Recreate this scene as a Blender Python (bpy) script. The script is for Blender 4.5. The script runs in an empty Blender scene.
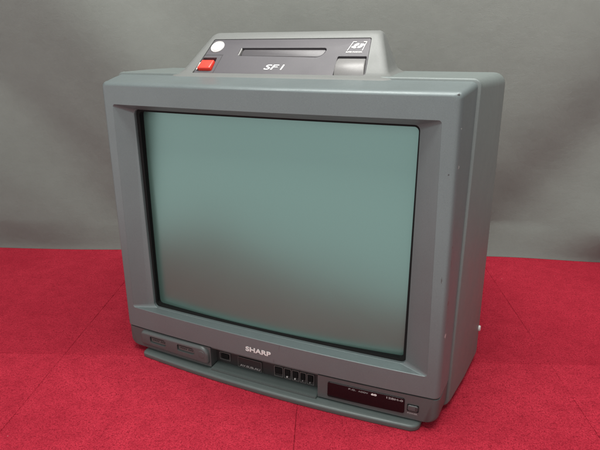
import bpy, bmesh, math, random
from mathutils import Vector, Matrix
random.seed(7)
S = bpy.context.scene
COL = S.collection

# ------------------------------------------------------------------ camera
F_PX, CAM_H, PITCH, YAW, ROLL = 513.16, .50245, .3524, .0575, -.0131
cp, sp = math.cos(PITCH), math.sin(PITCH); cy, sy = math.cos(YAW), math.sin(YAW)
fw = Vector((-sy*cp, cy*cp, -sp)); rt = Vector((cy, sy, 0)); up = rt.cross(fw)
cr, sr = math.cos(ROLL), math.sin(ROLL)
rt, up = cr*rt + sr*up, -sr*rt + cr*up
cd = bpy.data.cameras.new('camera'); cam = bpy.data.objects.new('camera', cd); COL.objects.link(cam)
m = Matrix.Identity(4)
for i in range(3):
    m[i][0], m[i][1], m[i][2] = rt[i], up[i], -fw[i]
m[2][3] = CAM_H
cam.matrix_world = m
cd.sensor_fit = 'HORIZONTAL'; cd.sensor_width = 36; cd.lens = F_PX/600*36
cd.clip_start = .02; cd.clip_end = 100
S.camera = cam

# ------------------------------------------------------------------ materials
def mat(name):
    m = bpy.data.materials.new(name); m.use_nodes = True
    nt = m.node_tree; b = nt.nodes['Principled BSDF']
    return m, nt, b
def nd(nt, t, **kw):
    n = nt.nodes.new(t)
    for k, v in kw.items():
        if k in n.inputs: n.inputs[k].default_value = v
        else: setattr(n, k, v)
    return n
def mixc(nt, fac, a, b, blend='MIX'):
    n = nt.nodes.new('ShaderNodeMix'); n.data_type = 'RGBA'; n.blend_type = blend
    for s, v in ((0, fac), (6, a), (7, b)):
        if hasattr(v, 'links'): nt.links.new(v, n.inputs[s])
        else: n.inputs[s].default_value = (*v, 1) if isinstance(v, tuple) and len(v) == 3 else v
    return n.outputs[2]
def ramp(nt, src, stops):
    r = nt.nodes.new('ShaderNodeValToRGB'); e = r.color_ramp.elements
    while len(e) < len(stops): e.new(.5)
    for el, (p, c) in zip(e, stops):
        el.position = p; el.color = (*c, 1) if isinstance(c, tuple) else (c, c, c, 1)
    nt.links.new(src, r.inputs[0]); return r.outputs[0]
def obj_co(nt): return nt.nodes.new('ShaderNodeTexCoord').outputs['Object']
def noise(nt, co, scale, detail=3, rough=.5):
    n = nd(nt, 'ShaderNodeTexNoise', Scale=scale, Detail=detail, Roughness=rough)
    nt.links.new(co, n.inputs['Vector']); return n.outputs['Fac']
def bump(nt, b, h, strength, dist):
    n = nd(nt, 'ShaderNodeBump', Strength=strength, Distance=dist)
    nt.links.new(h, n.inputs['Height']); nt.links.new(n.outputs[0], b.inputs['Normal'])
    return n

def plastic(name, col, rough=.45, metal=0., var=.12, grain=.12, chips=(), scratches=False, spec=.5):
    m, nt, b = mat(name)
    co = obj_co(nt)
    big = noise(nt, co, 9, 4, .6)
    c = mixc(nt, big, tuple(x*(1-var) for x in col), tuple(min(1, x*(1+var)) for x in col))
    fine = noise(nt, co, 1400, 2)
    c = mixc(nt, .10, c, ramp(nt, fine, [(.3, 0.), (.7, 1.)]), 'OVERLAY')
    r = ramp(nt, noise(nt, co, 26, 5, .65), [(.25, rough*.86), (.75, min(1, rough*1.16))])
    nt.links.new(r, b.inputs['Roughness'])
    for (px, py, pz, rad, ccol) in chips:
        v = nd(nt, 'ShaderNodeVectorMath', operation='SUBTRACT'); nt.links.new(co, v.inputs[0]); v.inputs[1].default_value = (px, py, pz)
        w = nd(nt, 'ShaderNodeVectorMath', operation='MULTIPLY'); nt.links.new(v.outputs[0], w.inputs[0]); w.inputs[1].default_value = (1/rad[0], 1/rad[1], 1/rad[2])
        l = nd(nt, 'ShaderNodeVectorMath', operation='LENGTH'); nt.links.new(w.outputs[0], l.inputs[0])
        a = nd(nt, 'ShaderNodeMath', operation='ADD'); nt.links.new(l.outputs['Value'], a.inputs[0])
        nz = noise(nt, co, 700, 2); mm = nd(nt, 'ShaderNodeMath', operation='MULTIPLY'); nt.links.new(nz, mm.inputs[0]); mm.inputs[1].default_value = .9
        nt.links.new(mm.outputs[0], a.inputs[1])
        k = ramp(nt, a.outputs[0], [(.0, 1.), (.0, 1.), (.9, 1.), (1., 0.)])
        # ramp clamps at 1: shift so that the mask ends at length about 1
        c = mixc(nt, k, c, ccol)
    if scratches:
        mp = nd(nt, 'ShaderNodeMapping'); nt.links.new(co, mp.inputs[0]); mp.inputs['Scale'].default_value = (60, 60, 9); mp.inputs['Rotation'].default_value = (.3, .4, .2)
        s = noise(nt, mp.outputs[0], 3.2, 1)
        s2 = noise(nt, co, 11, 2)
        k = ramp(nt, s, [(.0, 0.), (.755, 0.), (.77, 1.), (1., 1.)])
        k2 = nd(nt, 'ShaderNodeMath', operation='MULTIPLY'); nt.links.new(k, k2.inputs[0]); nt.links.new(ramp(nt, s2, [(.5, 0.), (.6, .5)]), k2.inputs[1])
        c = mixc(nt, k2.outputs[0], c, (.06, .058, .055))
    nt.links.new(c, b.inputs['Base Color'])
    b.inputs['Metallic'].default_value = metal
    b.inputs['Specular IOR Level'].default_value = spec
    if grain: bump(nt, b, noise(nt, co, 2200, 2), grain, .0004)
    return m

GREY = (.124, .149, .150)
M = {}
M['bezel'] = plastic('silver_grey_plastic', GREY, .43, .30, .10, .15, scratches=True, chips=[
    (.2475, .011, .4415, (.0030, .02, .0020), (.03, .03, .03)),
    (-.2560, .012, .3838, (.0028, .008, .0055), (.60, .60, .58)),
    (.2449, .005, .3538, (.0015, .01, .0022), (.05, .05, .05)),
    (.2480, .003, .2234, (.0012, .01, .0065), (.06, .06, .055)),
    (.2570, .010, .300, (.0016, .006, .0040), (.08, .08, .075)),
    (.2575, .011, .190, (.0016, .006, .0050), (.09, .085, .08)),
    (.2535, .009, .4050, (.0016, .008, .0030), (.40, .41, .40)),
    (.2545, .009, .3620, (.0012, .008, .0070), (.38, .39, .38)),
    (.2562, .009, .2650, (.0012, .008, .0045), (.10, .10, .10)),
    (.2580, .009, .1450, (.0014, .008, .0060), (.36, .37, .36)),
    (-.2575, .010, .2600, (.0014, .008, .0060), (.42, .42, .41)),
    (-.0900, -.004, .4428, (.0035, .01, .0008), (.08, .08, .08)),
    (.2510, .004, .0560, (.0018, .01, .0010), (.03, .03, .03)),
])
M['shell'] = plastic('grey_shell_plastic', (.132, .155, .149), .46, .2, .07, .3)
M['strip'] = plastic('grey_strip_plastic', (.080, .089, .088), .42, .25, .06, .15)
M['plinth'] = plastic('green_grey_plinth_plastic', (.080, .098, .094), .40, .15, .06, .15)
M['housing'] = plastic('pale_grey_housing_plastic', (.132, .138, .132), .5, .15, .05, .15)
M['panel'] = plastic('dark_grey_panel_plastic', (.066, .062, .068), .5, 0, .07, .08)
M['flap'] = plastic('slot_flap_plastic', (.062, .058, .062), .36, 0, .05, .05)
M['lever'] = plastic('light_grey_lever_plastic', (.175, .172, .168), .38, .1, .05, .08)
M['red'] = plastic('red_switch_plastic', (.72, .045, .028), .32, 0, .06, .05)
M['white'] = plastic('white_print', (.60, .60, .58), .5, 0, .03, 0)
M['dimwhite'] = plastic('worn_white_print', (.27, .265, .26), .5, 0, .2, 0)
M['badge'] = plastic('white_badge_plastic', (.47, .465, .45), .35, 0, .04, .05)
M['black'] = plastic('black_rubber', (.008, .008, .008), .8, 0, .1, .1, spec=.12)
M['hole'] = plastic('black_cavity_plastic', (.018, .017, .017), .5, 0, .1, .1)
M['gloss'] = plastic('dark_glossy_window', (.010, .005, .006), .16, 0, .05, 0, spec=.22)
M['frame'] = plastic('grey_button_plastic', (.085, .085, .082), .4, 0, .08, .1)

def screen_mat():
    m, nt, b = mat('grey_green_picture_tube_glass')
    co = obj_co(nt)
    c = mixc(nt, noise(nt, co, 5, 3), (.056, .100, .086), (.062, .108, .093))
    fine = noise(nt, co, 900, 2)
    c = mixc(nt, .05, c, ramp(nt, fine, [(.3, 0.), (.7, 1.)]), 'OVERLAY')
    nt.links.new(c, b.inputs['Base Color'])
    b.inputs['IOR'].default_value = 2.45
    b.inputs['Specular IOR Level'].default_value = .5
    b.inputs['Specular Tint'].default_value = (.60, 1, .95, 1)
    nt.links.new(ramp(nt, noise(nt, co, 6, 3, .5), [(.1, .25), (.9, .35)]), b.inputs['Roughness'])
    return m
M['screen'] = screen_mat()

def carpet_mat():
    m, nt, b = mat('red_needle_punch_carpet')
    co = obj_co(nt)
    at = nt.nodes.new('ShaderNodeAttribute'); at.attribute_name = 'tone'
    base = mixc(nt, at.outputs['Fac'], (.43, .020, .042), (.67, .040, .074))
    f1 = noise(nt, co, 520, 3, .75); f2 = noise(nt, co, 210, 4, .75); f3 = noise(nt, co, 5, 4, .6); f4 = noise(nt, co, 38, 5, .7)
    c = mixc(nt, ramp(nt, f1, [(.32, .85), (.50, 0.)]), base, (.16, .004, .012))
    c = mixc(nt, ramp(nt, f2, [(.30, .80), (.49, 0.)]), c, (.19, .005, .015))
    c = mixc(nt, ramp(nt, f1, [(.54, 0.), (.74, .55)]), c, (.85, .11, .15))
    c = mixc(nt, ramp(nt, f4, [(.34, .32), (.58, 0.)]), c, (.25, .008, .02))
    c = mixc(nt, ramp(nt, f3, [(.30, .40), (.62, 0.)]), c, (.30, .010, .026))
    # stray pale lint
    v = nd(nt, 'ShaderNodeTexVoronoi', Scale=42.0); nt.links.new(co, v.inputs['Vector'])
    d = ramp(nt, v.outputs['Distance'], [(.0, .6), (.035, .5), (.05, 0.)])
    sel = nd(nt, 'ShaderNodeSeparateColor'); nt.links.new(v.outputs['Color'], sel.inputs[0])
    k = nd(nt, 'ShaderNodeMath', operation='MULTIPLY'); nt.links.new(d, k.inputs[0]); nt.links.new(ramp(nt, sel.outputs[0], [(.90, 0.), (.92, 1.)]), k.inputs[1])
    c = mixc(nt, k.outputs[0], c, (.75, .38, .38))
    nt.links.new(c, b.inputs['Base Color'])
    b.inputs['Roughness'].default_value = .95
    b.inputs['Specular IOR Level'].default_value = .08
    h = nd(nt, 'ShaderNodeMath', operation='ADD'); nt.links.new(f1, h.inputs[0])
    h2 = nd(nt, 'ShaderNodeMath', operation='MULTIPLY'); nt.links.new(f2, h2.inputs[0]); h2.inputs[1].default_value = 1.6
    nt.links.new(h2.outputs[0], h.inputs[1])
    bump(nt, b, h.outputs[0], 1., .0026)
    return m
M['carpet'] = carpet_mat()

def cloth_mat():
    m, nt, b = mat('grey_backdrop_cloth')
    co = obj_co(nt)
    c = mixc(nt, noise(nt, co, 2.2, 5, .6), (.104, .111, .101), (.156, .165, .152))
    c = mixc(nt, ramp(nt, noise(nt, co, 28, 5, .7), [(.3, .20), (.6, 0.)]), c, (.105, .110, .102))
    nt.links.new(c, b.inputs['Base Color'])
    b.inputs['Roughness'].default_value = .9; b.inputs['Specular IOR Level'].default_value = .15
    b.inputs['Sheen Weight'].default_value = .15
    h = nd(nt, 'ShaderNodeMath', operation='ADD'); nt.links.new(noise(nt, co, 38, 6, .62), h.inputs[0])
    w = noise(nt, co, 1500, 1); nt.links.new(w, h.inputs[1])
    b1 = nd(nt, 'ShaderNodeBump', Strength=.3, Distance=.010)
    nt.links.new(noise(nt, co, 13, 4, .55), b1.inputs['Height'])
    b2 = bump(nt, b, h.outputs[0], .45, .0022); nt.links.new(b1.outputs[0], b2.inputs['Normal'])
    return m
M['cloth'] = cloth_mat()

# ------------------------------------------------------------------ mesh helpers
def rquad(tl, tr, br, bl, r, n=5):
    """rounded quad in a plane, corners as 2-tuples; r a number or four radii (tl, tr, br, bl)"""
    P = [Vector(p) for p in (tl, tr, br, bl)]
    R = [r]*4 if not hasattr(r, '__len__') else r
    out = []
    for i in range(4):
        p, a, b = P[i], P[i-1], P[(i+1) % 4]
        da, db = (a-p).normalized(), (b-p).normalized()
        half = .5*math.acos(max(-1, min(1, da.dot(db))))
        d = max(R[i], 1e-5)/math.tan(half)
        p0, p1 = p+da*d, p+db*d
        c = p + (da+db).normalized()*(max(R[i], 1e-5)/math.sin(half))
        a0 = math.atan2(*(p0-c).yx); a1 = math.atan2(*(p1-c).yx)
        while a1-a0 > math.pi: a1 -= 2*math.pi
        while a1-a0 < -math.pi: a1 += 2*math.pi
        rr = (p0-c).length
        for k in range(n+1):
            t = a0+(a1-a0)*k/n
            out.append((c.x+rr*math.cos(t), c.y+rr*math.sin(t)))
    return out
def rrect(x0, x1, z0, z1, r, n=5): return rquad((x0, z1), (x1, z1), (x1, z0), (x0, z0), r, n)
def ring_y(pts, y): return [(p[0], y, p[1]) for p in pts]
def ring_z(pts, z): return [(p[0], p[1], z) for p in pts]
def loft(rings, cap0=True, cap1=True, bm=None):
    bm = bm or bmesh.new()
    V = [[bm.verts.new(p) for p in r] for r in rings]
    for a, b in zip(V, V[1:]):
        n = len(a)
        for i in range(n):
            j = (i+1) % n
            bm.faces.new((a[i], a[j], b[j], b[i]))
    if cap0: bm.faces.new(V[0])
    if cap1: bm.faces.new(list(reversed(V[-1])))
    return bm
def slab(bm, quad, r, y_back, y_front, bev=.001, n=5, steps=3, dome=0.):
    """rounded plate standing in XZ, front towards -y, with a rounded front edge"""
    rings = []
    def off(d):
        P = [Vector(p) for p in quad]; c = sum(P, Vector((0, 0)))/4
        Q = []
        for i in range(4):
            p, a, b = P[i], P[i-1], P[(i+1) % 4]
            da, db = (a-p).normalized(), (b-p).normalized()
            half = .5*math.acos(max(-1, min(1, da.dot(db))))
            Q.append(p+(da+db).normalized()*(d/math.sin(half)))
        R = [r]*4 if not hasattr(r, '__len__') else r
        return rquad(*Q, [max(x-d, 1e-4) for x in R], n)
    rings.append(ring_y(off(0), y_back))
    for k in range(steps+1):
        t = math.pi/2*k/steps
        rings.append(ring_y(off(bev*(1-math.cos(t))), y_front+bev*(1-math.sin(t))))
    return loft(rings, True, True, bm)
def finish(name, bm, material, parent=None, ang=32, smooth=True):
    bmesh.ops.recalc_face_normals(bm, faces=bm.faces[:])
    me = bpy.data.meshes.new(name); bm.to_mesh(me); bm.free()
    if smooth:
        me.shade_smooth(); me.set_sharp_from_angle(angle=math.radians(ang))
    me.materials.append(material)
    o = bpy.data.objects.new(name, me); COL.objects.link(o)
    if parent is not None: o.parent = parent
    return o
BOW = .009
def shape(bm):
    """lean the cabinet back a little and let its front swell towards the middle"""
    for v in bm.verts:
        k = max(0., 1-max(v.co.y, 0)/.08)
        v.co.y += .0188*(v.co.z-.047) - BOW*k*max(0, 1-(v.co.x/.262)**2)
    return bm
def densify(bm, cuts=6):
    """enough columns for the swell to show on long faces"""
    for i in range(1, 24):
        x = -.262+.524*i/24
        bmesh.ops.bisect_plane(bm, geom=bm.verts[:]+bm.edges[:]+bm.faces[:], plane_co=(x, 0, 0), plane_no=(1, 0, 0))
    return bm
def boolean_cut(o, cutters):
    for c in cutters:
        md = o.modifiers.new('cut', 'BOOLEAN'); md.object = c; md.operation = 'DIFFERENCE'; md.solver = 'EXACT'
    bpy.context.view_layer.update()
    dg = bpy.context.evaluated_depsgraph_get()
    me = bpy.data.meshes.new_from_object(o.evaluated_get(dg))
    o.modifiers.clear(); old = o.data; o.data = me; bpy.data.meshes.remove(old)
    me.shade_smooth(); me.set_sharp_from_angle(angle=math.radians(32))
    for c in cutters:
        d = c.data; bpy.data.objects.remove(c); bpy.data.meshes.remove(d)
def text_mesh(name, s, x0, x1, z0, z1, place, material, parent, bold=0., shear=0., depth=.0003, space=1.):
    """lettering stretched into a box; place(x, z, n) gives the point on the surface"""
    cu = bpy.data.curves.new(name, 'FONT'); cu.body = s; cu.offset = bold; cu.shear = shear; cu.extrude = .5; cu.space_character = space
    cu.resolution_u = 4
    t = bpy.data.objects.new(name, cu); COL.objects.link(t)
    bpy.context.view_layer.update()
    me = bpy.data.meshes.new_from_object(t.evaluated_get(bpy.context.evaluated_depsgraph_get()))
    bpy.data.objects.remove(t); bpy.data.curves.remove(cu)
    xs = [v.co.x for v in me.vertices]; ys = [v.co.y for v in me.vertices]
    a, b, c, d = min(xs), max(xs), min(ys), max(ys)
    for v in me.vertices:
        v.co = place(x0+(v.co.x-a)/(b-a)*(x1-x0), z0+(v.co.y-c)/(d-c)*(z1-z0), depth if v.co.z > 0 else -depth)
    me.name = name; me.materials.append(material)
    o = bpy.data.objects.new(name, me); COL.objects.link(o); o.parent = parent
    return o

# ------------------------------------------------------------------ television
TX, TY, TH = -.0951, .6518, -.3618
tv = bpy.data.objects.new('television', None); COL.objects.link(tv)
tv.location = (TX, TY, 0); tv.rotation_euler = (0, 0, TH); tv.empty_display_size = .1
tv['label'] = 'silver grey picture tube television with game console built into its top, on red carpet'
tv['category'] = 'television'

SEAM_L, SEAM_R = .0472, .0515
ZT = .4454
# --- front bezel
def outer(wt, wb, zt, dz, r):
    return rquad((-wt, zt), (wt, zt), (wb, SEAM_R+dz), (-wb, SEAM_L+dz), (r, r, .0022, .0022), 6)
rings = [ring_y(outer(.2545, .2575, .4460, .004, .006), .0515), ring_y(outer(.2612, .2638, .4516, .0, .007), .0505),
         ring_y(outer(.2615, .2640, .4516, .0, .007), .0495),
         ring_y(outer(.2580, .2622, .4488, .0, .007), .030)]
for k in range(7):
    t = math.pi/2*k/6; i = 1-math.cos(t)
    rings.append(ring_y(outer(.2534-.0075*i, .2600-.0075*i, ZT-.0062*i, .0016*i, .007-.002*i), .0108*(1-math.sin(t))))
op = rquad((-.2326, .414), (.2326, .414), (.2414, .0842), (-.2414, .0842), .004, 6)
op2 = rquad((-.2321, .4135), (.2321, .4135), (.2409, .0847), (-.2409, .0847), .004, 6)
# the picture tube and the edge it sits in lean back a little more than the frame
LEAN = .040
def lean(pts, y): return [(p[0], y+LEAN*(p[1]-.2435), p[1]) for p in pts]
IN = ((-.2185, .4046), (.2052, .4040), (.2104, .0872), (-.2078, .0852))
def inset(q, d): return tuple((x-math.copysign(d, x), z-math.copysign(d, z-.24)) for x, z in q)
rings += [ring_y(op, 0), ring_y(op2, .0006), lean(rquad(*IN, .007, 6), .0192), lean(rquad(*inset(IN, .0005), .007, 6), .0200), lean(rquad(*inset(IN, .0005), .007, 6), .024)]
bm = loft(rings, False, False); densify(bm); shape(bm)
bezel = finish('front_bezel', bm, M['bezel'], tv, 24)
md = bezel.modifiers.new('normals', 'WEIGHTED_NORMAL'); md.keep_sharp = True; md.weight = 80

def on_front(x, z, n):
    return Vector((x, .0188*(z-.047) - BOW*max(0, 1-(x/.262)**2) - n, z))
text_mesh('brand_lettering', 'SHARP', -.0250, .0172, .0607, .0684, on_front, M['white'], bezel, bold=.028, depth=.0005, space=1.02)

# --- rubber gasket round the tube, and the tube itself
G2 = ((-.2135, .4010), (.2028, .4008), (.2056, .0907), (-.2056, .0880))
g0, g1 = rquad(*inset(IN, -.0015), .007, 6), rquad(*inset(IN, .0004), .007, 6)
g2, g3 = rquad(*G2, .006, 6), rquad(*inset(G2, -.0004), .006, 6)
bm = loft([lean(g0, .0246), lean(g1, .0242), lean(g3, .0252), lean(g2, .0257), lean(g2, .047)], False, False); densify(bm); shape(bm)
finish('screen_gasket', bm, M['black'], tv, 40)
bm = bmesh.new(); NX, NZ = 56, 44
grid = []
for j in range(NZ+1):
    row = []
    for i in range(NX+1):
        u, w = -1+2*i/NX, -1+2*j/NZ
        x, z = -.0035+.2130*u, .2445+.1605*w
        # squared-off tube corners
        q = (abs(u)**40+abs(w)**40)**(1/40)
        mx = max(abs(u), abs(w))
        s = mx/q if q > 0 else 1
        s = 1-(1-s)*.8
        x, z = -.0035+(x+.0035)*s, .2445+(z-.2445)*s
        y = .0350-.0085*(1-.75*u*u-.15*w*w)+.045*(z-.2435)
        row.append(bm.verts.new((x, y, z)))
    grid.append(row)
for j in range(NZ):
    for i in range(NX): bm.faces.new((grid[j][i], grid[j][i+1], grid[j+1][i+1], grid[j+1][i]))
shape(bm)
finish('screen', bm, M['screen'], tv, 60)

# --- rear half of the cabinet with its raised leading edge
def shellq(wt, wb, zt, zb, r): return rquad((-wt, zt), (wt, zt), (wb, zb), (-wb, zb), (r, r, .012, .012), 7)
rings = [ring_y(shellq(.2590, .2605, .4490, .009, .008), .0500), ring_y(shellq(.2630, .2648, .4530, .007, .009), .0500)]
for k in range(5):
    t = math.pi/2*k/4
    rings.append(ring_y(shellq(.2638+.0018*math.sin(t), .2656+.0018*math.sin(t), .4533+.0016*math.sin(t), .0066-.001*math.sin(t), .010), .0502+.0022*(1-math.cos(t))))
rings += [ring_y(shellq(.2662, .2680, .4552, .0055, .011), .0550), ring_y(shellq(.2668, .2690, .4550, .0055, .012), .0570),
          ring_y(shellq(.2760, .2800, .4545, .0050, .014), .120), ring_y(shellq(.2830, .2895, .4530, .0050, .016), .192)]
for k in range(1, 7):
    t = math.pi/2*k/6; i = 1-math.cos(t)
    rings.append(ring_y(shellq(.2835-.016*i, .2900-.016*i, .4530-.014*i, .005+.004*i, .016), .194+.016*math.sin(t)))
rings += [ring_y(shellq(.250, .262, .425, .010, .02), .214)]
bm = loft(rings, True, True); shape(bm)
shell = finish('rear_shell', bm, M['shell'], tv, 40)
# --- small pale socket on the right flank
bm = bmesh.new()
def ringx(x, r): return [(x, .1915+r*.8*math.cos(2*math.pi*k/20), .0600+r*math.sin(2*math.pi*k/20)) for k in range(20)]
loft([ringx(.286, .0050), ringx(.2908, .0048), ringx(.2915, .0040), ringx(.2915, .0022), ringx(.2895, .0018)], True, True, bm)
finish('side_socket', bm, M['badge'], tv, 40)
# --- tube cover at the back
rings = [ring_y(shellq(.235, .245, .405, .012, .03), .205), ring_y(shellq(.232, .242, .400, .012, .03), .250),
         ring_y(shellq(.150, .160, .340, .020, .04), .385), ring_y(shellq(.135, .145, .325, .030, .04), .405), ring_y(shellq(.120, .130, .310, .045, .04), .410)]
bm = loft(rings); shape(bm)
cover = finish('back_cover', bm, M['shell'], tv, 40)
bm = bmesh.new()
for k in range(14):
    x = -.10+.2*k/13
    slab(bm, ((x-.003, .300), (x+.003, .300), (x+.003, .14), (x-.003, .14)), .001, .412, .4095, .0002, 2, 1)
for v in bm.verts: v.co.y = .8240-v.co.y+.002
shape(bm)
finish('vent', bm, M['hole'], cover)

# --- control strip under the seam: two solid ends, a dark recess between
def seam(x): return SEAM_L+(SEAM_R-SEAM_L)*(x+.262)/.524
REC = .0905
bm = bmesh.new()
ZB = .0115
def strip_piece(x0, x1, rl, rr):
    q = ((x0, seam(x0)-.0011), (x1, seam(x1)-.0011), (x1, ZB), (x0, ZB))
    slab(bm, q, (.001, .001, rr, rl), .0498, .0012, .005 if rl+rr > .005 else .001, 5, 5)
def strip_end(x0, x1, sgn):
    rr = []
    def q(i, wx):
        a, b = (x0+(wx if sgn < 0 else 0), x1-(wx if sgn > 0 else 0))
        rad = (.0012, .0012, .011 if sgn > 0 else .0006, .011 if sgn < 0 else .0006)
        return rquad((a, seam(a)-.0012), (b, seam(b)-.0012), (b, ZB+.001*i), (a, ZB+.001*i), rad, 6)
    rr.append(ring_y(q(0, -.0022), .0498))
    for k in range(7):
        t = math.pi/2*k/6; i = 1-math.cos(t)
        rr.append(ring_y(q(i, .0012+.0075*i), .0012+.0105*(1-math.sin(t))))
    loft(rr, True, True, bm)
strip_end(-.2605, -REC, -1); strip_end(REC, .2612, 1)
# bar under the bezel above the recess
slab(bm, ((-REC, seam(-REC)-.0012), (REC, seam(REC)-.0012), (REC, seam(REC)-.0032), (-REC, seam(-REC)-.0032)), .0004, .0498, .0030, .0006, 2, 2)
densify(bm); shape(bm)
strip = finish('control_strip', bm, M['strip'], tv, 30)

# --- left flap with the two game pad sockets
bm = bmesh.new()
slab(bm, ((-.2300, .0450), (-.0930, .0475), (-.0925, .0175), (-.2290, .0200)), (.008, .0145, .006, .005), .004, -.0042, .0045, 8, 5)
o_tmp = []
flap = None
densify(bm); shape(bm)
flap = finish('socket_cover', bm, M['strip'], tv, 30)
sockets = [(-.2085, -.1750, .0400, .0280, .0005), (-.1520, -.1180, .0410, .0290, .0005)]
cut = []
for (a, b, z1, z0, _) in sockets:
    bm = bmesh.new(); slab(bm, ((a, z1), (b, z1), (b, z0), (a, z0)), (.003, .0055, .0055, .003), -.0005, -.03, .0003, 6, 1)
    shape(bm); cut.append(finish('cutter', bm, M['hole'], tv))
boolean_cut(flap, cut)
for (a, b, z1, z0, _) in sockets:
    bm = bmesh.new()
    slab(bm, ((a+.0008, z1-.0008), (b-.0008, z1-.0008), (b-.0008, z0+.0008), (a+.0008, z0+.0008)), (.0025, .005, .005, .0025), .0, -.0018, .0006, 6, 3)
    shape(bm); so = finish('game_pad_socket', bm, M['frame'], flap, 30)
    bm = bmesh.new()
    for k in range(7):
        x = a+.0065+.0034*k+(.0022 if k > 3 else 0)
        slab(bm, ((x-.0009, (z0+z1)/2+.0009), (x+.0009, (z0+z1)/2+.0009), (x+.0009, (z0+z1)/2-.0009), (x-.0009, (z0+z1)/2-.0009)), .0008, -.0010, -.0032, .0003, 3, 1)
    slab(bm, ((a+.003, z1-.0022), (b-.004, z1-.0022), (b-.004, z1-.0034), (a+.003, z1-.0034)), .0004, -.0010, -.0026, .0002, 2, 1)
    shape(bm); finish('socket_contacts', bm, M['hole'], flap, 30)
# finger dimple at the rounded end of the flap
bm = bmesh.new()
slab(bm, ((-.1105, .0410), (-.0990, .0410), (-.0990, .0270), (-.1105, .0270)), .0055, -.0030, -.0046, .0012, 8, 4)
shape(bm); finish('finger_grip', bm, M['strip'], flap, 30)

# --- recess: tray, jacks and buttons
bm = bmesh.new()
def box(bm, x0, x1, y0, y1, z0, z1, bev=.0004):
    vs = [bm.verts.new((x, y, z)) for z in (z0, z1) for y in (y0, y1) for x in (x0, x1)]
    for f in ((0, 1, 3, 2), (4, 6, 7, 5), (0, 4, 5, 1), (2, 3, 7, 6), (0, 2, 6, 4), (1, 5, 7, 3)): bm.faces.new([vs[i] for i in f])
    return bm
box(bm, -REC+.0004, REC-.0004, .0165, .0490, .0100, seam(0)-.0036)
densify(bm); shape(bm)
recess = finish('control_recess', bm, M['hole'], tv, 30)
def frame_bm(x0, x1, z0, z1, t, y):
    bm = bmesh.new()
    q = lambda d: rquad((x0+d, z1-d), (x1-d, z1-d), (x1-d, z0+d), (x0+d, z0+d), .0012, 4)
    loft([ring_y(q(0), y+.002), ring_y(q(0), y), ring_y(q(t), y), ring_y(q(t), y+.0015)], False, False, bm)
    return bm
YB = .0158
bm = frame_bm(-.0840, -.0640, .0200, .0335, .0011, YB-.0008); shape(bm)
finish('jack_frame', bm, M['frame'], recess)
bm = bmesh.new(); slab(bm, ((-.0805, .0310), (-.0675, .0310), (-.0675, .0222), (-.0805, .0222)), .002, .0166, YB-.0014, .0012, 5, 3); shape(bm)
finish('push_button', bm, M['black'], recess)
bm = bmesh.new(); slab(bm, ((-.0500, .0335), (-.0080, .0335), (-.0080, .0155), (-.0500, .0155)), .0012, .0166, YB-.0008, .0003, 4, 1); shape(bm)
plate = finish('jack_plate', bm, M['hole'], recess)
bm = frame_bm(-.0500, -.0080, .0155, .0335, .0006, YB-.0012); shape(bm)
finish('plate_frame', bm, M['frame'], recess)
def at_y(y):
    return lambda x, z, n: Vector((x, y+.0188*(z-.047)-BOW*min(1, 1-y/.08)*(1-(x/.262)**2)-n, z))
text_mesh('jack_lettering', 'AV.SUB.AU', -.0465, -.0105, .0175, .0212, at_y(YB-.0011), M['dimwhite'], recess, bold=.03, depth=.0002)
xs = [(.0135, .0285), (.0300, .0420), (.0430, .0550), (.0560, .0665), (.0675, .0790)]
for k, (a, b) in enumerate(xs):
    bm = frame_bm(a, b, .0165, .0345, .0010, YB-.0010); shape(bm)
    fr = finish('button_frame', bm, M['frame'], recess)
    bm = bmesh.new(); slab(bm, ((a+.0018, .0325), (b-.0018, .0325), (b-.0018, .0215), (a+.0018, .0215)), .0012, .0166, YB-.0016, .0012, 4, 3); shape(bm)
    finish('push_button', bm, M['black'], recess)
    if k:
        bm = bmesh.new(); c = (a+b)/2-.001; s = .0012 if k in (1, 2) else .0009
        slab(bm, ((c-s, .0195+s), (c+s, .0195+s), (c+s, .0195-s), (c-s, .0195-s)), s*.9, .0166, YB-.0012, .0003, 5, 1); shape(bm)
        finish('button_mark', bm, M['white'] if k in (1, 2) else M['dimwhite'], recess)

# --- sensor window at the right, its print, and the stand-by button
bm = bmesh.new()
slab(bm, ((.1060, .0425), (.2150, .0435), (.2155, .0195), (.1055, .0175)), .003, .006, -.0002, .0008, 6, 4)
densify(bm); shape(bm)
win = finish('sensor_window', bm, M['gloss'], tv, 30)
P = at_y(-.0002)
text_mesh('window_lettering', 'P.G.', .1370, .1475, .0378, .0402, P, M['dimwhite'], win, bold=0, depth=.0002)
text_mesh('window_lettering', 'ADDV', .1510, .1650, .0378, .0400, P, M['dimwhite'], win, bold=0, depth=.0002)
text_mesh('window_lettering', '60', .1690, .1770, .0374, .0406, P, M['white'], win, bold=.06, depth=.0002)
text_mesh('window_lettering', '12BH-0', .1905, .2130, .0378, .0408, P, M['dimwhite'], win, bold=.02, depth=.0002)
bm = bmesh.new(); slab(bm, ((.2195, .0352), (.2335, .0352), (.2335, .0262), (.2195, .0262)), .0025, .004, -.0005, .0012, 5, 3); shape(bm)
pw = finish('standby_button', bm, M['strip'], tv, 30)
bm = frame_bm(.2188, .2342, .0255, .0359, .0006, .0002); shape(bm); finish('button_surround', bm, M['black'], tv)
PS = at_y(.0012)
text_mesh('button_lettering', 'POWER', .2195, .2330, .0205, .0226, PS, M['dimwhite'], strip, bold=.02, depth=.0002)
text_mesh('button_mark', 'II', .2300, .2328, .0280, .0335, at_y(-.0005), M['hole'], pw, bold=.02, depth=.0002)

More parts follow.
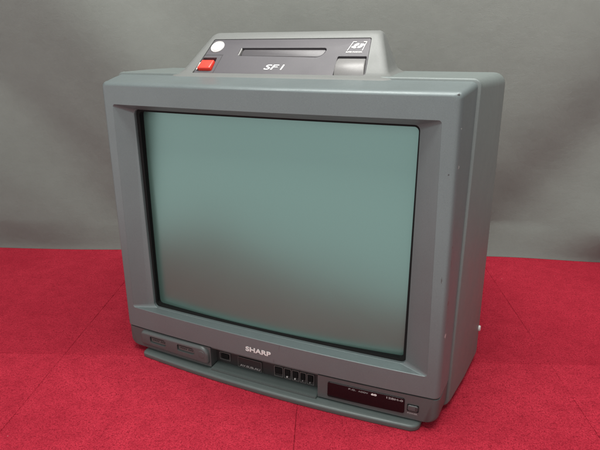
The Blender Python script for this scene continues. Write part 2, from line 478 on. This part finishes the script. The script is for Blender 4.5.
# --- plinth
bm = bmesh.new()
def plq(d, z): return ring_z(rquad((-.2245+d, .20), (.2380-d, .20), (.2380-d, -.0085+d), (-.2245+d, -.0085+d), (.01, .01, .013, .006), 6), z)
rings = [plq(.0016, .0), plq(.0004, .0008), plq(.0, .0020), plq(.0, .0060)]
for k in range(1, 5):
    t = math.pi/2*k/4; rings.append(plq(.0030*(1-math.cos(t)), .0060+.0030*math.sin(t)))
rings.append(plq(.0060, .0096)); 
bm = loft(rings, True, True)
for v in bm.verts:      # rises towards the cabinet
    if v.co.z > .0035: v.co.z += max(0, min(.0012, (v.co.y+.005)*.08))
    if v.co.y > .05: v.co.z = min(v.co.z, .0045)
densify(bm); shape(bm)
for v in bm.verts: v.co.y -= .005*max(0, 1-(v.co.x/.24)**2)*max(0, 1-max(0, v.co.y)/.1)
finish('base_plinth', bm, M['plinth'], tv, 30)
bm = bmesh.new()
box(bm, -REC+.001, REC-.001, -.003, .0475, .0072, .0136)
bmesh.ops.bevel(bm, geom=bm.edges[:], offset=.0008, segments=2, affect='EDGES')
densify(bm); shape(bm)
finish('recess_tray', bm, M['plinth'], tv, 30)

# --- console housing on the top
SY0, SZ0, SY1, SZ1 = .060, .4525, .120, .509
SL = math.hypot(SY1-SY0, SZ1-SZ0); EV = Vector((0, (SY1-SY0)/SL, (SZ1-SZ0)/SL)); EN = Vector((0, -EV.z, EV.y))
def slope(x, v, n=0): return Vector((x, SY0, SZ0))+EV*v+EN*n
def hq(z, d=0., r=.010):
    t = (z-SZ0)/(SZ1-SZ0); w = .157+(.1305-.157)*t; yf = SY0+(SY1-SY0)*t
    return ring_z(rquad((-w*.89+d, .195-.012*t-d), (w*.89-d, .195-.012*t-d), (w-d, yf+d), (-w+d, yf+d), (.02, .02, r, r), 7), z)
rings = [hq(.4490, -.009, .015), hq(.4528, -.008, .015), hq(.4542, -.0042, .013), hq(.4572, -.0012, .011), hq(.4590, 0)]
rings += [hq(.4590+(.503-.459)*k/6) for k in range(1, 7)]
for k in range(1, 6):
    t = math.pi/2*k/5; rings.append(hq(.503+.0055*math.sin(t), .005*(1-math.cos(t))))
bm = loft(rings, True, True)
housing = finish('console_housing', bm, M['housing'], tv, 30)
def to_slope(bm):
    """XZ plate with front -y  ->  plate on the slope"""
    for v in bm.verts: v.co = slope(v.co.x, v.co.z, -v.co.y)
    return bm
PQ = ((-.1200, .0690), (.1195, .0690), (.1262, .0022), (-.1310, .0022))
def sq(x0, x1, z0, z1): return ((x0, z1), (x1, z1), (x1, z0), (x0, z0))
bm = slab(bmesh.new(), PQ, .003, .0095, -.02, .0004, 5, 1); cutter = finish('cutter', to_slope(bm), M['hole'], tv)
boolean_cut(housing, [cutter])
bm = slab(bmesh.new(), tuple((x-(.0006 if x > 0 else -.0006), v-(.0006 if v > .03 else -.0006)) for x, v in PQ), .0026, .0092, .0004, .0006, 5, 3)
panel = finish('console_panel', to_slope(bm), M['panel'], tv, 30)
SLOT = ((-.0690, .0520), (.0632, .0518), (.0602, .0345), (-.0700, .0370))
SW = ((-.1245, .0335), (-.1015, .0335), (-.1010, .0085), (-.1270, .0085))
EJ = ((.0812, .0370), (.1205, .0370), (.1250, .0024), (.0830, .0024))
cut = []
for q, r in ((SLOT, (.004, .004, .012, .004)), (SW, .0015), (EJ, (.002, .002, .006, .002))):
    bm = slab(bmesh.new(), q, r, .0062, -.02, .0003, 6, 1); cut.append(finish('cutter', to_slope(bm), M['hole'], tv))
boolean_cut(panel, cut)
# cartridge slot: flap hinged along its upper edge, sunk in the opening
bm = slab(bmesh.new(), ((-.0655, .0508), (.0620, .0506), (.0585, .0368), (-.0662, .0385)), (.003, .003, .011, .003), .0060, .0018, .0016, 6, 4)
for v in bm.verts: v.co.y += (.0508-v.co.z)*.05
fl = finish('cartridge_flap', to_slope(bm), M['flap'], panel, 30)
bm = slab(bmesh.new(), ((-.0688, .0516), (-.0666, .0516), (-.0674, .0376), (-.0698, .0376)), .0008, .0060, .0002, .0008, 4, 3)
finish('slot_end_highlight', to_slope(bm), M['lever'], panel, 30)  # highlight at the slot's left end, put in as a pale piece
# red power switch, pushed down in its window
bm = slab(bmesh.new(), ((-.1232, .0272), (-.1030, .0272), (-.1030, .0098), (-.1242, .0098)), .0012, .0060, -.0042, .0016, 4, 4)
for v in bm.verts:
    if v.co.y < .002: v.co.y += .0022*max(0, (v.co.z-.016)/.011)
finish('power_switch', to_slope(bm), M['red'], tv, 30)
bm = bmesh.new()
slab(bm, ((-.1290, .0388), (-.0935, .0388), (-.0935, .0380), (-.1290, .0380)), .0002, .0010, .00025, .0001, 2, 1)
slab(bm, ((-.0946, .0380), (-.0938, .0380), (-.0968, .0030), (-.0976, .0030)), .0002, .0010, .00025, .0001, 2, 1)
finish('panel_joint', to_slope(bm), M['hole'], panel, 30)
bm = slab(bmesh.new(), ((-.1272, .0245), (-.1252, .0245), (-.1262, .0105), (-.1282, .0105)), .0005, .0010, .0001, .0002, 2, 1)
finish('switch_mark', to_slope(bm), M['badge'], panel, 30)
# round white badge
bm = bmesh.new()
def circ(r, y, n=40, ex=1., cx=-.1088, cv=.0540):
    return [(cx+r*ex*math.cos(2*math.pi*k/n), y, cv+r*math.sin(2*math.pi*k/n)) for k in range(n)]
loft([circ(.0108, .001), circ(.0108, -.0002), circ(.0104, -.0008), circ(.0098, -.0010), circ(.0090, -.0004), circ(.0085, -.0004), circ(.0078, -.0011), circ(.004, -.0016), circ(.001, -.0017)], True, True, bm)
finish('round_button', to_slope(bm), M['badge'], tv, 30)
# eject lever: a curved pale key
bm = bmesh.new(); rows = []
NV = 14
for j in range(NV+1):
    t = j/NV
    v = .0034+(.0355-.0034)*t
    xl, xr = .0836+(.0820-.0836)*t, .1240+(.1196-.1240)*t
    h = -.0030+.0062*math.sin(math.pi*min(1, max(0, (t+.06)*.92)))**.8 if t < .93 else .0004-.004*(t-.93)/.07
    rows.append((v, xl, xr, h))
secs = []
for v, xl, xr, h in rows:
    secs.append([(xl, .006, v), (xl, -h+.0012, v), (xl+.0004, -h+.0004, v), (xl+.0013, -h, v), (xr-.0013, -h, v), (xr-.0004, -h+.0004, v), (xr, -h+.0012, v), (xr, .006, v)])
loft(secs, True, True, bm)
eject = finish('eject_lever', to_slope(bm), M['lever'], tv, 40)
# printed marks
text_mesh('model_lettering', 'SF', -.0195, .0025, .0120, .0210, slope_t := (lambda x, v, n: slope(x, v, -.0004+n+.0001)), M['white'], panel, bold=.012, shear=.25, depth=.0003)
text_mesh('model_lettering', '1', .0055, .0100, .0120, .0210, slope_t, M['white'], panel, bold=.01, shear=.2, depth=.0003)
def plate(bm, pts, y=-.00005, th=.0006):
    a = [(p[0], y, p[1]) for p in pts]; b = [(p[0], y+th, p[1]) for p in pts]
    loft([b, a], True, True, bm)
def bar(bm, p, q, w):
    p, q = Vector(p), Vector(q); d = (q-p).normalized(); n = Vector((-d.y, d.x))*w/2; e = d*w/2
    plate(bm, [p-e+n, q+e+n, q+e-n, p-e-n])
def ell(bm, cx, cv, a, b, rot, n=20):
    c, s = math.cos(rot), math.sin(rot)
    plate(bm, [(cx+a*math.cos(t)*c-b*math.sin(t)*s, cv+a*math.cos(t)*s+b*math.sin(t)*c) for t in [2*math.pi*k/n for k in range(n)]])
bm = bmesh.new()
A, B, C_, D = (.0920, .0465), (.0965, .0615), (.1145, .0615), (.1120, .0465)
bar(bm, A, B, .0008); bar(bm, (.0972, .0615), (.1006, .0615), .0008); bar(bm, (.1110, .0615), (.1140, .0615), .0008); bar(bm, C_, D, .0008)
for v in bm.verts: v.co.y -= .0004-.0001
ell(bm, .1020, .0565, .0038, .0021, .55); ell(bm, .1072, .0532, .0038, .0021, .55)
ell(bm, .0992, .0522, .0036, .0017, -.2); ell(bm, .1100, .0568, .0034, .0016, -.2)
finish('emblem', to_slope(bm), M['white'], panel)
text_mesh('emblem_lettering', 'SUPER FAMICOM', .0905, .1122, .0428, .0450, slope_t, M['white'], panel, bold=.03, depth=.0003)

# ------------------------------------------------------------------ carpet
TS, X0, Y0 = .4032, -.4455, .7212
bm = bmesh.new()
tone = bm.loops.layers.float_color.new('tone')
for i in range(-2, 5):
    for j in range(-2, 3):
        ax, ay = X0+i*TS, Y0+j*TS
        DY = TS if j > -2 else .08            # the front row is cut to a strip
        ay += TS-DY
        DX = TS if i > -2 else .12
        ax += TS-DX
        g = .00007; b_ = .0009; k = 12
        q = lambda d: [(ax+d+(DX-2*d)*t/k, ay+d) for t in range(k)]+[(ax+DX-d, ay+d+(DY-2*d)*t/k) for t in range(k)] + \
                      [(ax+DX-d-(DX-2*d)*t/k, ay+DY-d) for t in range(k)]+[(ax+d, ay+DY-d-(DY-2*d)*t/k) for t in range(k)]
        r0, r1, r2 = [(x, y, -.0014) for x, y in q(g)], [(x, y, -.0005) for x, y in q(g+.0002)], [(x, y, 0) for x, y in q(b_)]
        jig = [random.uniform(-.00035, .00035) for _ in r0]
        r1 = [(x+jig[n], y+jig[-n], z) for n, (x, y, z) in enumerate(r1)]
        n0 = len(bm.faces)
        loft([r0, r1, r2], False, False, bm)
        V = [bm.verts.new(p) for p in r2]; bm.faces.new(V)
        bm.faces.ensure_lookup_table()
        tv_ = random.uniform(.30, .52)
        if j < 0: tv_ = random.uniform(.70, .86)
        for f in bm.faces[n0:]:
            for l in f.loops: l[tone] = (tv_, tv_, tv_, 1)
bmesh.ops.remove_doubles(bm, verts=bm.verts[:], dist=1e-6)
carpet = finish('carpet', bm, M['carpet'], None, smooth=False)
carpet['kind'] = 'structure'
bm = bmesh.new()
V = [bm.verts.new(p) for p in ((-.96, .24, -.004), (1.60, .24, -.004), (1.60, 2.0, -.004), (-.96, 2.0, -.004))]; bm.faces.new(V)
m_, nt_, b_ = mat('dark_subfloor'); b_.inputs['Roughness'].default_value = .9
nt_.links.new(ramp(nt_, noise(nt_, obj_co(nt_), 8, 4), [(.3, (.035, .006, .008)), (.7, (.05, .01, .012))]), b_.inputs['Base Color'])
sub = finish('floor', bm, m_, None, smooth=False); sub['kind'] = 'structure'

# ------------------------------------------------------------------ backdrop cloth
bm = bmesh.new(); NX, NZ = 300, 130
rows = []
def ridge(d, w): return math.exp(-(d/w)**2)
def crease(d, w): return math.exp(-abs(d)/w) 
def fold(x, z):
    y = 0
    y += .012*math.sin(2.6*x+1.3*z+.4)+.006*math.sin(6.1*x-3.2*z+1.1)*(.6+.4*math.sin(2.7*z))
    q = x+.9*z                                  # drapes running down to the right on the left side
    y -= .040*ridge(q+.02, .15)*ridge(x+.5, .5)
    y += .034*ridge(q+.42, .14)*ridge(x+.7, .5)
    y -= .010*ridge(q+.72, .16)
    p = x-.85*z                                 # and down to the left on the right side
    y += .040*ridge(p-.36, .13)*ridge(x-.7, .5)
    y -= .046*ridge(p-.68, .15)*ridge(x-.8, .6)
    y += .010*ridge(p-1.0, .16)
    y -= .026*ridge(x-.62-.5*z, .10)*ridge(z-.06, .10)
    y -= .010*math.sin(11*x+4*z)*ridge(z-.5, .3)*.4
    y += .0006*math.sin(31*q+9*math.sin(3*z))*ridge(z-.2, .35)
    return y
for j in range(NZ+1):
    row = []
    for i in range(NX+1):
        x = -2.2+4.4*i/NX; t = j/NZ; z = 1.15*t**1.15
        yb = 1.1626-.0312*x
        flare = -.006*math.exp(-z/.012)
        f = fold(x, z)*min(1, .25+z/.10)
        row.append(bm.verts.new((x, yb+f+flare, z+.0006)))
    rows.append(row)
for j in range(NZ):
    for i in range(NX): bm.faces.new((rows[j][i], rows[j][i+1], rows[j+1][i+1], rows[j+1][i]))
cl = finish('backdrop_cloth', bm, M['cloth'], None, 80)
cl['label'] = 'creased grey fabric backdrop hanging behind the television down to the red carpet'
cl['category'] = 'backdrop'

# ------------------------------------------------------------------ light
w = bpy.data.worlds.new('World'); S.world = w; w.use_nodes = True
nt = w.node_tree; bg = nt.nodes['Background']
tc = nt.nodes.new('ShaderNodeTexCoord'); sx = nt.nodes.new('ShaderNodeSeparateXYZ'); nt.links.new(tc.outputs['Generated'], sx.inputs[0])
mr = nd(nt, 'ShaderNodeMapRange'); mr.inputs[1].default_value = -1; mr.inputs[2].default_value = 1
nt.links.new(sx.outputs['Z'], mr.inputs[0])
dim = ramp(nt, mr.outputs[0], [(.0, (.10, .10, .10)), (.45, (.16, .168, .166)), (.60, (.25, .26, .255)), (1., (.45, .46, .45))])
lit = ramp(nt, mr.outputs[0], [(.0, (.12, .12, .12)), (.10, (.22, .23, .23)), (.27, (1.20, 1.08, 1.07)), (.56, (1.20, 1.08, 1.07)), (.70, (.55, .57, .56)), (1., (.50, .51, .50))])
fm = nd(nt, 'ShaderNodeMapRange'); fm.interpolation_type = 'SMOOTHSTEP'; fm.inputs[1].default_value = .10; fm.inputs[2].default_value = -.45
dv = nd(nt, 'ShaderNodeVectorMath', operation='DOT_PRODUCT'); dv.inputs[1].default_value = (.42, .91, 0); nt.links.new(tc.outputs['Generated'], dv.inputs[0])
nt.links.new(dv.outputs['Value'], fm.inputs[0])
nt.links.new(mixc(nt, fm.outputs[0], dim, lit), bg.inputs['Color'])
bg.inputs['Strength'].default_value = 1.05
def area(name, loc, target, sx_, sy_, power, col=(1, .97, .93)):
    l = bpy.data.lights.new(name, 'AREA'); l.shape = 'RECTANGLE'; l.size = sx_; l.size_y = sy_; l.energy = power; l.color = col
    o = bpy.data.objects.new(name, l); COL.objects.link(o); o.location = loc
    d = Vector(target)-Vector(loc); o.rotation_euler = d.to_track_quat('-Z', 'Y').to_euler()
    return o
area('overhead_lamp', (-.25, -.10, 2.35), (0, .60, 0), 1.3, .5, 30, (1, .99, .96))
area('overhead_lamp', (.15, .66, 1.22), (.20, 1.16, .50), 1.1, .22, 16, (1, .985, .95))  # added low lamp above the frame, brightens the upper backdrop
area('studio_lamp', (-.85, -1.25, 1.45), (0, .70, .25), .9, .5, 9, (.96, 1, .99))

S.view_settings.view_transform = 'Standard'; S.view_settings.look = 'None'
S.view_settings.exposure = 0; S.view_settings.gamma = 1
